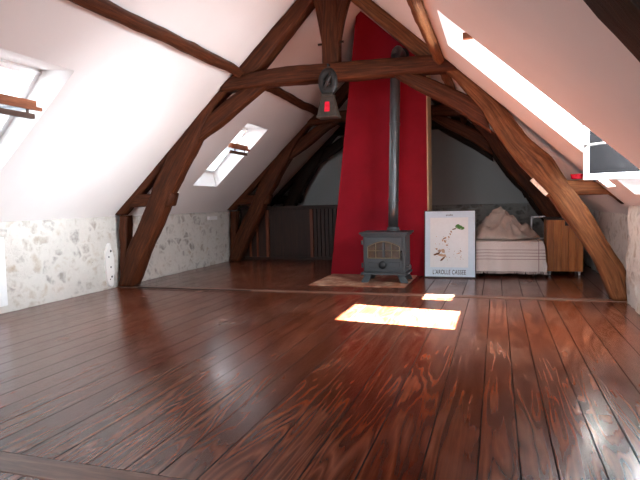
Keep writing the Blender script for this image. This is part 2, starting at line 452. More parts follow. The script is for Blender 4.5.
# openings: (x0, x1, y0, y1)
OL = [(-4.185, -3.28, 3.0, 3.715), (-4.185, -3.28, 6.98, 7.69), (-4.185, -3.28, -1.0, -.28)]
DOR = (-.40, 1.05, 4.02, 4.94)                                # dormer recess
LOW = (.80, .97, 5.26, 5.62)                                # low fixed pane
OR = [DOR, LOW, (.0, .80, -.9, -.2)]
def slope(name, side, holes, lab):
    n = NL if side < 0 else NR; x_out, x_in = (XL-.22, XC) if side < 0 else (XC, XR+.22)
    xs = sorted({x_out, x_in, *[h[0] for h in holes], *[h[1] for h in holes]})
    ys = sorted({Y_REAR-.3, Y_BACK+.3, *[h[2] for h in holes], *[h[3] for h in holes]})
    def P(x, y): return Vector((x, y, Z0+(x-XL)*TAN if side < 0 else Z0+(XR-x)*TAN))
    bm = NB()
    V = {}
    def vert(i, j, o):
        if (i, j, o) not in V: V[(i, j, o)] = bm.verts.new(P(xs[i], ys[j])+n*(.21*o))
        return V[(i, j, o)]
    solid = {}
    for i in range(len(xs)-1):
        for j in range(len(ys)-1):
            cx, cy = (xs[i]+xs[i+1])/2, (ys[j]+ys[j+1])/2
            solid[(i, j)] = not any(h[0] < cx < h[1] and h[2] < cy < h[3] for h in holes)
    for (i, j), s in solid.items():
        if not s: continue
        for o in (0, 1): bm.faces.new((vert(i, j, o), vert(i+1, j, o), vert(i+1, j+1, o), vert(i, j+1, o)))
        for (di, dj, a, b) in ((-1, 0, (i, j), (i, j+1)), (1, 0, (i+1, j), (i+1, j+1)), (0, -1, (i, j), (i+1, j)), (0, 1, (i, j+1), (i+1, j+1))):
            if (i+di, j+dj) not in solid:
                bm.faces.new((vert(*a, 0), vert(*b, 0), vert(*b, 1), vert(*a, 1)))
    return props(obj(name, bm, M['plaster']), lab, 'ceiling', kind='structure')
slope('ceiling_left', -1, OL, 'white plastered left roof slope pierced by skylights')
slope('ceiling_right', 1, OR, 'white plastered right roof slope with the deep window recess')

def quad(bm, *pts): return bm.faces.new([bm.verts.new(p) for p in pts])
def bar(bm, a, b, w, d, nrm):
    """square bar from a to b, w wide across and d deep along nrm"""
    a, b, nrm = Vector(a), Vector(b), Vector(nrm).normalized(); t = (b-a).normalized(); s = t.cross(nrm).normalized()
    vs = []
    for p in (a, b):
        for i, j in ((-1, -1), (1, -1), (1, 1), (-1, 1)): vs.append(bm.verts.new(p+s*(w/2*i)+nrm*(d/2*j)))
    for f in ((0, 1, 2, 3), (7, 6, 5, 4), (0, 4, 5, 1), (1, 5, 6, 2), (2, 6, 7, 3), (3, 7, 4, 0)): bm.faces.new([vs[i] for i in f])
    return bm

def daylight(name, w, h, lum):
    """sky light standing just outside a window, lum = its brightness"""
    L = bpy.data.lights.new(name, 'AREA'); L.shape = 'RECTANGLE'; L.size = w; L.size_y = h; L.energy = lum*math.pi*w*h; L.color = (.82, .92, 1)
    o = bpy.data.objects.new(name, L); COL.objects.link(o); return o
def roof_window(idx, side, h, lab, lum, open_deg=49.):
    """pivot roof window: level head reveal, upright sill reveal, frame in the roof and a sash tilted open"""
    x0, x1, y0, y1 = h; n = NL if side < 0 else NR; s = 1 if side < 0 else -1
    lowx, topx = (x0, x1) if side < 0 else (x1, x0)
    lo = Vector((lowx, 0, slope_z(lowx))); hi = Vector((topx, 0, slope_z(topx)))
    D = .25
    k = D/math.sin(PITCH); ih = hi+Vector((-s*k*.97, 0, .04))          # head runs out almost level
    il = lo+Vector((-s*.06, 0, D/math.cos(PITCH)*.70))                 # sill runs up almost plumb
    base = thing('window_%d' % idx, lab, 'skylight', (lo.x, (y0+y1)/2, lo.z), kind='structure')
    def Y(v, y): return Vector((v.x, y, v.z))
    bm = NB(); w = .012
    for (a, b) in ((hi, ih), (lo, il)): 
        quad(bm, Y(a, y0), Y(a, y1), Y(b, y1), Y(b, y0))
    for y in (y0, y1): quad(bm, Y(lo, y), Y(hi, y), Y(ih, y), Y(il, y))
    rv = obj('window_reveal', bm, M['plaster'], base)
    t = (ih-il).normalized(); nn = n
    fr = NB(); fw = .05
    for (a, b) in ((Y(il, y0+fw/2), Y(ih, y0+fw/2)), (Y(il, y1-fw/2), Y(ih, y1-fw/2)), (Y(il+t*fw/2, y0), Y(il+t*fw/2, y1)), (Y(ih-t*fw/2, y0), Y(ih-t*fw/2, y1))):
        bar(fr, a, b, fw, .07, nn)
    obj('window_frame', fr, M['white'], base)
    # sash turned about its middle: the top rail comes into the room
    mid = (il+ih)/2; half = (ih-il).length/2-.085
    a = math.radians(open_deg)
    d = Vector((t.x*math.cos(a)-(-s)*0, 0, 0))
    ang = math.atan2(t.z, t.x*s)-a; d = Vector((s*math.cos(ang), 0, math.sin(ang))); sn = Vector((-s*math.sin(ang), 0, math.cos(ang)))
    top = mid+d*half; bot = mid-d*half; q = .125
    sash = NB()
    for y in (y0+q+.02, y1-q-.02): bar(sash, Y(bot, y), Y(top, y), .035, .045, sn)
    bar(sash, Y(bot, y0+q), Y(bot, y1-q), .045, .045, sn)
    so = obj('sash', sash, M['alu'], base)
    gl = NB(); bar(gl, Y(bot+d*.02, (y0+y1)/2), Y(top-d*.02, (y0+y1)/2), y1-y0-2*q-.08, .008, sn); obj('pane', gl, M['glass'], so)
    tr = NB(); box(tr, min(top.x-.03, top.x+.03), max(top.x-.03, top.x+.03), y0+.05, y1-q-.005, top.z-.015, top.z+.05, .006)
    box(tr, top.x+s*.03-.012, top.x+s*.03+.012, y0+.05, y1-q+.04, top.z-.03, top.z+.0, .004); obj('top_rail', tr, M['sashwood'], so)
    hb = NB(); c2 = top+Vector((-s*.0, 0, -.078)); box(hb, c2.x-.022, c2.x+.022, y0+.06, y1-q-.02, c2.z-.020, c2.z+.022, .006)
    for y in (y0+.2, y1-.2): box(hb, c2.x-.006, c2.x+.006, y-.01, y+.01, c2.z, top.z-.01)
    obj('control_bar', hb, M['sashdark'], so)
    po = daylight('skylight_daylight', (ih-il).length, y1-y0, lum)
    po.matrix_world = Matrix(((t.x, 0, n.x, 0), (t.y, 1, n.y, 0), (t.z, 0, n.z, 0), (0, 0, 0, 1)))
    po.location = mid+Vector((0, (y0+y1)/2, 0))+n*.35
    return base
roof_window(1, -1, OL[0], 'skylight with tilted wooden-railed sash at the left edge of the picture', .4)
roof_window(2, -1, OL[1], 'skylight with tilted wooden-railed sash between the two trusses on the left slope', .7)
roof_window(3, -1, OL[2], 'unseen skylight added in the left slope behind the viewer for foreground light', .1)  # unseen skylight, added to light the foreground
roof_window(6, 1, OR[2], 'unseen skylight added in the right slope behind the viewer for foreground light', .35)  # another unseen skylight added as foreground fill

# dormer recess with a casement swung in against its far cheek
def dormer():
    x0, x1, y0, y1 = DOR; zt = slope_z(x0); zb = slope_z(x1); xw = 1.13; ztw = 2.08
    base = thing('window_4', 'bright white window recess in the right slope with an open casement', 'window', (x1, (y0+y1)/2, zb), kind='structure')
    bm = NB()
    quad(bm, (x0, y0, zt), (x0, y1, zt), (xw, y1, ztw), (xw, y0, ztw))
    quad(bm, (x1, y0, zb), (x1, y1, zb), (xw, y1, zb+.01), (xw, y0, zb+.01))
    for y in (y0, y1):
        bm.faces.new([bm.verts.new(p) for p in ((x0, y, zt), (xw, y, ztw), (xw, y, zb+.01), (x1, y, zb))])
    obj('window_reveal', bm, M['plaster'], base)
    fr = NB(); w = .05; za, zc = zb+.01, ztw
    box(fr, xw-.02, xw+.05, y0, y0+.02, za, zc); box(fr, xw-.02, xw+.05, y1-.15, y1, za, zc)
    box(fr, xw-.02, xw+.05, y0, y1, za, za+.14); box(fr, xw-.02, xw+.05, y0, y1, zc-.05, zc)
    obj('window_frame', fr, M['white'], base)
    lt = NB(); xl = -.19; box(lt, xl-.035, xl+.035, y0-.012, y0+.035, slope_z(xl)-.03, slope_z(xl)+.012, .005); p = obj('latch', lt, M['sashwood'], base); p['label'] = 'small brown wooden latch'
    # casement: hinged on the far jamb, standing square to the wall
    ya, yb = y1-.175, y1-.131; cx0, cx1 = .66, 1.105; cz0, cz1 = 1.135, 1.93; s = .05
    cs = NB()
    box(cs, cx0, cx0+.042, ya, yb, cz0, cz1, .006); box(cs, cx1-s, cx1, ya, yb, cz0, cz1, .006)
    box(cs, cx0, cx1, ya, yb, cz0, cz0+.05, .006); box(cs, cx0, cx1, ya, yb, cz1-s, cz1, .006)
    co = obj('sash', cs, M['white'], base)
    pn = NB(); box(pn, cx0+.035, cx1-.03, ya+.012, yb-.01, cz0+.04, cz1-.04); box(pn, cx0+.04, cx1-.03, ya+.004, ya+.02, cz0+.05, cz0+.072, .004)
    obj('blind_panel', pn, M['greypane'], co)
    hd = NB(); zz = 1.405
    box(hd, cx0+.004, cx0+.034, ya-.012, ya+.004, zz-.045, zz+.03, .005)
    tube(hd, [(cx0+.018, ya-.005, zz), (cx0+.018, ya-.04, zz), (cx0+.03, ya-.05, zz+.003), (cx0+.16, ya-.05, zz+.012)], .010, 10)
    obj('handle', hd, M['steel'], co)
    turn = math.radians(14); piv = Vector((cx1, yb, 0))
    rot = Matrix.Translation(piv-base.location)@Matrix.Rotation(-turn, 4, 'Z')@Matrix.Translation(base.location-piv)
    for o in (co, *co.children): o.data.transform(rot)
    po = daylight('dormer_daylight', zc-za-.16, y1-y0-.12, 3.0)
    gl_ = daylight('dormer_spot_fill', zc-za-.16, y1-y0-.12, .38); gl_.data.spread = math.radians(34)       # added narrow beam that throws the bright spot on the left slope
    gl_.matrix_world = Matrix(((0, 0, 1, xw+.09), (0, 1, 0, (y0+y1)/2-.05), (-1, 0, 0, (za+zc)/2+.05), (0, 0, 0, 1)))@Matrix.Rotation(math.radians(-3), 4, 'Y')
    po.matrix_world = Matrix(((0, 0, 1, xw+.08), (0, 1, 0, (y0+y1)/2-.05), (-1, 0, 0, (za+zc)/2+.05), (0, 0, 0, 1)))
dormer()
def low_pane():
    x0, x1, y0, y1 = LOW; n = NR
    base = thing('window_5', 'small fixed roof pane low in the right slope behind the casement', 'window', (x1, (y0+y1)/2, slope_z(x1)), kind='structure')
    bm = NB(); d = n*.2
    P = [Vector((x, y, slope_z(x))) for x, y in ((x0, y0), (x1, y0), (x1, y1), (x0, y1))]
    for i in range(4):
        a, b = P[i], P[(i+1) % 4]; quad(bm, a, b, b+d, a+d)
    obj('window_reveal', bm, M['plaster'], base)
    fr = NB()
    for i in range(4): bar(fr, P[i]+d, P[(i+1) % 4]+d, .03, .03, n)
    obj('window_frame', fr, M['white'], base)
    c = (P[0]+P[2])/2+d; t = (P[0]-P[1]).normalized()
    gl = NB(); bar(gl, c-t*(P[0]-P[1]).length/2, c+t*(P[0]-P[1]).length/2, y1-y0, .006, n); obj('pane', gl, M['glass'], base)
    po = daylight('pane_daylight', (P[0]-P[1]).length, y1-y0, 1.2)
    po.matrix_world = Matrix(((t.x, 0, n.x, 0), (t.y, 1, n.y, 0), (t.z, 0, n.z, 0), (0, 0, 0, 1))); po.location = c+n*.03
low_pane()

def added_gable_window():  # unseen window and lamp, added for light from behind the viewer
    base = thing('window_7', 'wide unseen gable window added behind the viewer as fill light', 'window', ((GX0+GX1)/2, Y_REAR, GZ0), kind='structure')
    fr = NB(); y = Y_REAR-.18
    for x0, x1, z0, z1 in ((GX0, GX0+.06, GZ0, GZ1), (GX1-.06, GX1, GZ0, GZ1), (GX0, GX1, GZ0, GZ0+.06), (GX0, GX1, GZ1-.06, GZ1), ((GX0+GX1)/2-.04, (GX0+GX1)/2+.04, GZ0, GZ1)): box(fr, x0, x1, y-.03, y+.03, z0, z1)
    obj('window_frame', fr, M['white'], base)
    gl = NB(); box(gl, GX0+.05, GX1-.05, y-.003, y+.003, GZ0+.05, GZ1-.05); obj('pane', gl, M['glass'], base)
    po = daylight('gable_fill', GX1-GX0, GZ1-GZ0, .9)
    po.matrix_world = Matrix(((1, 0, 0, (GX0+GX1)/2), (0, 0, -1, Y_REAR-.28), (0, 1, 0, (GZ0+GZ1)/2), (0, 0, 0, 1)))
added_gable_window()

# ------------------------------------------------------------------ trusses
PL = ([(-4.60, 0.006), (-4.43, 0.50), (-4.15, 0.96), (-3.96, 1.36), (-3.72, 1.71), (-3.45, 2.02), (-3.19, 2.27), (-2.91, 2.49), (-2.71, 2.67), (-2.42, 2.94), (-2.09, 3.22), (-1.82, 3.48)],
      [(-4.39, 0.006), (-4.22, 0.36), (-3.94, 0.86), (-3.85, 1.06), (-3.59, 1.46), (-3.38, 1.78), (-3.23, 2.05), (-3.02, 2.31), (-2.79, 2.44), (-2.57, 2.52), (-2.22, 2.88), (-1.90, 3.19), (-1.69, 3.40)])
PR = ([(1.23, 0.006), (1.17, 0.28), (0.99, 0.59), (0.86, 0.85), (0.64, 1.17), (0.52, 1.39), (0.31, 1.57), (0.19, 1.74), (0.03, 1.97), (-0.09, 2.10), (-0.35, 2.33), (-0.54, 2.48), (-0.65, 2.59), (-0.95, 2.88), (-1.24, 3.11), (-1.52, 3.37)],
      [(1.05, 0.006), (0.85, 0.47), (0.78, 0.59), (0.58, 0.86), (0.45, 1.08), (0.35, 1.18), (0.22, 1.33), (0.06, 1.55), (-0.05, 1.72), (-0.13, 1.89), (-0.28, 2.07), (-0.42, 2.26), (-0.58, 2.36), (-0.76, 2.48), (-0.95, 2.66), (-1.26, 2.96), (-1.46, 3.14), (-1.69, 3.35)])
CO = ([(-3.01, 2.45), (-2.66, 2.50), (-2.23, 2.52), (-1.82, 2.51), (-1.37, 2.50), (-0.95, 2.49), (-0.58, 2.48), (-0.40, 2.44)],
      [(-3.03, 2.31), (-2.73, 2.33), (-2.52, 2.33), (-2.18, 2.34), (-1.83, 2.33), (-1.64, 2.32), (-1.33, 2.32), (-1.01, 2.32), (-0.65, 2.31), (-0.38, 2.30)])
BL = ([(-3.52, 1.81), (-3.23, 2.07), (-2.92, 2.27), (-2.69, 2.39)], [(-3.44, 1.74), (-3.03, 1.98), (-2.73, 2.20), (-2.44, 2.37)])
BR = ([(-0.90, 2.36), (-0.70, 2.28), (-0.50, 2.18), (-0.35, 2.10), (-0.12, 1.95)], [(-1.03, 2.32), (-0.88, 2.21), (-0.65, 2.07), (-0.42, 1.94), (-0.24, 1.80), (-0.06, 1.67)])
KP = ([(-1.81, 2.46), (-1.81, 2.74), (-1.80, 2.97), (-1.78, 3.18), (-1.77, 3.44)], [(-1.63, 2.45), (-1.62, 2.72), (-1.62, 2.95), (-1.63, 3.16), (-1.62, 3.42)])
KL = ([(-1.81, 2.72), (-1.85, 2.96), (-1.89, 3.19), (-1.95, 3.33)], [(-1.71, 2.71), (-1.72, 2.96), (-1.75, 3.17), (-1.80, 3.39)])
KR = ([(-1.62, 2.70), (-1.57, 2.94), (-1.51, 3.14), (-1.45, 3.28)], [(-1.71, 2.71), (-1.67, 2.95), (-1.63, 3.16), (-1.57, 3.36)])
PO = ([(-4.545, 0.90), (-4.56, 0.47), (-4.57, 0.01)], [(-4.435, 0.90), (-4.45, 0.47), (-4.40, 0.01)])
BLK = ([(-4.55, 1.16), (-4.20, 1.17), (-3.76, 1.17)], [(-4.60, 1.00), (-4.21, 1.01), (-3.81, 1.01)])
BRK = ([(0.40, 1.165), (0.71, 1.165), (1.04, 1.15)], [(0.47, 1.01), (0.80, 1.02), (1.14, 1.02)])
RA = ([(-4.60, 0.94), (-4.29, 1.24), (-3.89, 1.62), (-3.40, 2.06)], [(-4.50, 0.91), (-4.15, 1.22), (-3.78, 1.57), (-3.34, 1.98)])
def truss(y, lab, seed, mats):
    """y = front face"""
    m, mw = mats
    T = thing('roof_truss', lab, 'roof truss', (XC, y+.1, 0))
    D = y
    def part(name, o, a, b, mat=m, r=.008):
        global _s
        part.k += 1
        return obj(name, timber(o[0], o[1], D+a, D+b, True, r, seed+part.k*3.7), mat, T)
    part.k = 0
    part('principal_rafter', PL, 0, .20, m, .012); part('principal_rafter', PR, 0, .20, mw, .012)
    part('collar_beam', CO, -.03, .17, m, .008)
    part('brace', BL, .03, .17); part('brace', BR, .03, .17)
    part('king_post', KP, .02, .18, m, .004); part('king_brace', KL, .03, .13, m, .004); part('king_brace', KR, .03, .13, m, .004)
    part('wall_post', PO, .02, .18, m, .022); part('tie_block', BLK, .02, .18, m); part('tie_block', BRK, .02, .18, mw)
    part('common_rafter', RA, .02, .16, m)
    pg = NB(); tube(pg, [(-1.86, D+.06, 2.73), (-1.57, D+.06, 2.735)], .012, 8); obj('peg', pg, M['beam_dark'], T)
    return T
T1 = truss(5.76, 'large timber truss across the middle of the room, grey lantern hanging from its collar', 0., (M['beam'], M['beam_lit']))
bm = NB(); bar(bm, (.325, 5.80, 1.185), (.465, 5.80, 1.03), .036, .05, (0, 1, 0)); p = obj('cleat', bm, M['sashpale'], T1); p['label'] = 'short pale wooden cleat'
truss(8.78, 'shadowed timber truss seen behind the red chimney breast', 40., (M['beam'], M['beam']))
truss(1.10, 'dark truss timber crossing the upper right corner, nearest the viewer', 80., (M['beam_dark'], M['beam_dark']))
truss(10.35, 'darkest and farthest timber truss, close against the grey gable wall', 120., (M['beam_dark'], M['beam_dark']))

def purlin(x, y0, y1, size, lab, mat, seed, side):
    n = NL if side < 0 else NR; c0 = Vector((x, 0, slope_z(x)))-n*(size/2+.002); t = Vector((n.z, 0, -n.x))
    L = y1-y0; N = int(L/.06); bm = NB(); uvl = bm.loops.layers.uv.new('UVMap'); rings = []; m = 16
    for i in range(N+1):
        y = y0+L*i/N
        wob = t*(.035*noise.noise(Vector((seed, y*.55, 0)))+.012*noise.noise(Vector((seed, y*2.1, 5))))
        sz = size*(1+.14*noise.noise(Vector((seed+8, y*.8, 0))))
        ring = []
        for k in range(m):
            a = (k+.5)*2*math.pi/m; c, s = math.cos(a), math.sin(a)
            q = (abs(c)**5+abs(s)**5)**(-1/5)*.5*sz
            v = c0+wob+t*(c*q)+n*(s*q)+Vector((0, y, 0))
            v += noise.noise_vector(v*6+Vector((seed, 0, 0)))*.009
            dd = (v-Vector((x, 0, slope_z(x)))).dot(n)
            if dd > -.003: v -= n*(dd+.003)
            ring.append(bm.verts.new(v))
        rings.append(ring)
    for i in range(N):
        for k in range(m):
            f = bm.faces.new((rings[i][k], rings[i][(k+1) % m], rings[i+1][(k+1) % m], rings[i+1][k])); f.smooth = True
            for l, w in zip(f.loops, ((L*i/N, k/m), (L*i/N, (k+1)/m), (L*(i+1)/N, (k+1)/m), (L*(i+1)/N, k/m))): l[uvl].uv = w
    bm.faces.new(rings[0]); bm.faces.new(rings[-1])
    return props(obj('purlin', bm, mat), lab, 'beam')
purlin(-2.83, Y_REAR+.01, Y_BACK-.01, .105, 'long rough brown roof beam running along the left slope above the skylights', M['beam'], 3.3, -1)
purlin(-.52, Y_REAR+.01, Y_BACK-.01, .09, 'rough brown roof beam running along the right slope above the white window recess', M['beam_lit'], 9.1, 1)

# ------------------------------------------------------------------ chimney breast, hearth, stove
def chimney():
    y0, y1 = 7.30, 7.72; xr = -.87
    lx = lambda z: -2.223+(z/3.694)*(.464)
    zt = slope_z(xr)-.006
    zl = ZR-.02; 
    z = 0.
    for k in range(400):
        z = 4*k/400
        if slope_z(lx(z)) < z: break
    poly = [(lx(0), 0), (xr-.004, 0), (xr-.004, zt), (XC, ZR-.008), (lx(z)-.01, slope_z(lx(z)-.01)-.008)]
    bm = NB(); prism(bm, poly, y0, y1)
    c = props(obj('chimney_breast', bm, M['red']), 'tall tapering chimney breast painted deep red behind the stove', 'chimney')
    sd = NB(); box(sd, xr-.004, xr+.012, y0+.006, y1, 0.0, zt-.03, .003); p = obj('side_panel', sd, M['cream'], c); p['label'] = 'cream painted side edge'
    ha = NB(); box(ha, -2.2, -1.02, 6.27, 7.295, -.015, .008, .004, 1)
    props(obj('hearth', ha, M['tiles']), 'pale terracotta tile hearth set in the boards under the stove', 'hearth')
chimney()

def stove():
    X0, X1, F, Bk, g = -1.575, -1.055, 6.56, 6.95, .008
    cx = (X0+X1)/2
    T = thing('wood_stove', 'grey cast iron wood stove with arched glazed door before red chimney', 'stove', (cx, (F+Bk)/2, g))
    bm = NB(); box(bm, X0, X1, F, Bk, .13, .585, .012); body = obj('body', bm, M['iron'], T)
    bm = NB(); box(bm, X0-.045, X1+.045, F-.04, Bk+.03, .605, .63, .009); box(bm, X0-.022, X1+.022, F-.02, Bk+.015, .58, .607, .008); obj('top_plate', bm, M['iron'], T)
    bm = NB(); box(bm, X0-.025, X1+.025, F-.05, Bk, .105, .135, .008); obj('base_ledge', bm, M['iron'], T)
    for sx in (-1, 1):
        for yy, d in ((F+.03, -1), (Bk-.05, 1)):
            x = cx+sx*.20; bm = NB()
            top = [(x-.045, yy-.03), (x+.045, yy-.03), (x+.045, yy+.03), (x-.045, yy+.03)]
            bot = [(x+sx*.05-.045, yy-.02+d*.02), (x+sx*.05+.045, yy-.02+d*.02), (x+sx*.05+.045, yy+.02+d*.02), (x+sx*.05-.045, yy+.02+d*.02)]
            a = [bm.verts.new((p[0], p[1], .108)) for p in top]; b = [bm.verts.new((p[0], p[1], g)) for p in bot]
            bm.faces.new(a); bm.faces.new(b)
            for i in range(4): bm.faces.new((a[i], a[(i+1) % 4], b[(i+1) % 4], b[i]))
            bmesh.ops.bevel(bm, geom=list(bm.edges), offset=.006, segments=2, affect='EDGES')
            obj('leg', bm, M['iron'], T)
    # door: slab with an arched opening
    dx0, dx1, dz0, dz1 = X0+.035, X1-.035, .16, .565; yf = F-.022
    wx0, wx1, wz0 = dx0+.03, dx1-.03, .315
    arch = [(wx1+(wx0-wx1)*k/14, .455+.06*math.sin(math.pi*k/14)) for k in range(15)]
    win = [(wx0, wz0), (wx1, wz0)]+arch
    door = NB(); N = len(win)
    # outer boundary sampled by matching the window outline outwards
    def outer(x, z): 
        return (dx0 if x <= wx0+1e-6 else dx1 if x >= wx1-1e-6 else x, dz0 if z <= wz0+1e-6 else dz1)
    outp = [outer(*p) for p in win]; outp[2] = (dx1, dz1); outp[-1] = (dx0, dz1)
    for (yy0, yy1) in ((yf, F+.002),):
        a = [door.verts.new((x, yy0, z)) for x, z in outp]; b = [door.verts.new((x, yy0, z)) for x, z in win]
        c = [door.verts.new((x, yy1, z)) for x, z in outp]; d = [door.verts.new((x, yy1, z)) for x, z in win]
        for i in range(N):
            j = (i+1) % N
            door.faces.new((a[i], a[j], b[j], b[i])); door.faces.new((a[i], c[i], c[j], a[j])); door.faces.new((b[i], b[j], d[j], d[i]))
    box(door, dx0+.03, cx-.06, yf-.006, yf+.004, .195, .265, .005); box(door, cx+.06, dx1-.03, yf-.006, yf+.004, .195, .265, .005)
    dr = obj('door', door, M['iron'], T)
    rim = NB(); 
    for i in range(N): tube(rim, [(win[i][0], yf-.004, win[i][1]), (win[(i+1) % N][0], yf-.004, win[(i+1) % N][1])], .0065, 6)
    for f in (.25, .75): 
        x = wx0+(wx1-wx0)*f; tube(rim, [(x, yf+.004, wz0), (x, yf+.004, .455+.06*math.sin(math.pi*f))], .006, 6)
    tube(rim, [(wx0, yf+.004, .405), (wx1, yf+.004, .405)], .006, 6)
    p = obj('glazing_bars', rim, M['bronze'], dr); p['label'] = 'pale bronze glazing bars'
    mu = NB(); box(mu, cx-.014, cx+.014, yf-.006, yf+.012, wz0, .518, .003); obj('centre_mullion', mu, M['iron'], dr)
    pn = NB(); v = [pn.verts.new((x, F-.004, z)) for x, z in win]; w = [pn.verts.new((x, F+.001, z)) for x, z in win]; pn.faces.new(v); pn.faces.new(w)
    for i in range(N): pn.faces.new((v[i], v[(i+1) % N], w[(i+1) % N], w[i]))
    p = obj('pane', pn, M['fireglass'], dr); p['label'] = 'brown fire glass with its amber reflection painted in'
    kn = NB(); lathe(kn, [(.012, 0), (.014, -.02), (.045, -.022), (.048, -.032), (.03, -.042), (.012, -.045)], (cx-.01, yf, .232), 'y'); obj('air_knob', kn, M['iron_dark'], dr)
    hd = NB(); tube(hd, [(dx1-.01, yf, .40), (dx1-.008, yf-.035, .39), (dx1-.006, yf-.04, .33), (dx1-.006, yf-.035, .29)], .011, 8); obj('handle', hd, M['iron_dark'], dr)
    for za, zb in ((.19, .25), (.48, .53)):
        hg = NB(); tube(hg, [(X0-.012, F-.006, za), (X0-.012, F-.006, zb)], .012, 8); obj('hinge', hg, M['iron'], T)
    sk = NB(); lathe(sk, [(.008, 0), (.01, .03), (.03, .032), (.034, .045), (.02, .055)], (X1, F+.08, .20), 'x'); p = obj('side_knob', sk, M['steel'], T); p['label'] = 'bright metal side knob'
    fc = NB(); lathe(fc, [(.085, .0), (.085, .02), (.075, .03), (.072, .055)], (-1.245, 6.82, .625), 'z'); obj('flue_collar', fc, M['iron'], T)
    # pipe
    bx, bz = -1.245, .683
    P = thing('stove_pipe', 'tall grey metal stove pipe rising from the stove up the red chimney', 'stove pipe', (bx, 6.82, bz))
    bm = NB(); pts = [(bx+.055*f, 6.82+.03*f, bz+(2.70-bz)*f) for f in [k/8 for k in range(9)]]
    pts += [(bx+.058, 6.86, 2.79), (bx+.06, 6.92, 2.86), (bx+.06, 7.0, 2.895), (bx+.06, 7.29, 2.905)]
    tube(bm, pts, .062, 24); o = obj('pipe', bm, M['pipe'], P, smooth=False)
    for pl in o.data.polygons: pl.use_smooth = len(pl.vertices) == 4
    for z in (1.02, 1.96, 2.62):
        f = (z-bz)/(2.70-bz); bm = NB(); lathe(bm, [(.062, -.022), (.0665, -.02), (.0665, .02), (.062, .022)], (bx+.055*f, 6.82+.03*f, z), 'z'); obj('joint_band', bm, M['pipe'], P)
    bm = NB(); lathe(bm, [(.06, -.03), (.10, -.022), (.10, -.004), (.062, -.002)], (bx+.06, 7.298, 2.905), 'y'); obj('wall_rosette', bm, M['iron_dark'], P)
stove()

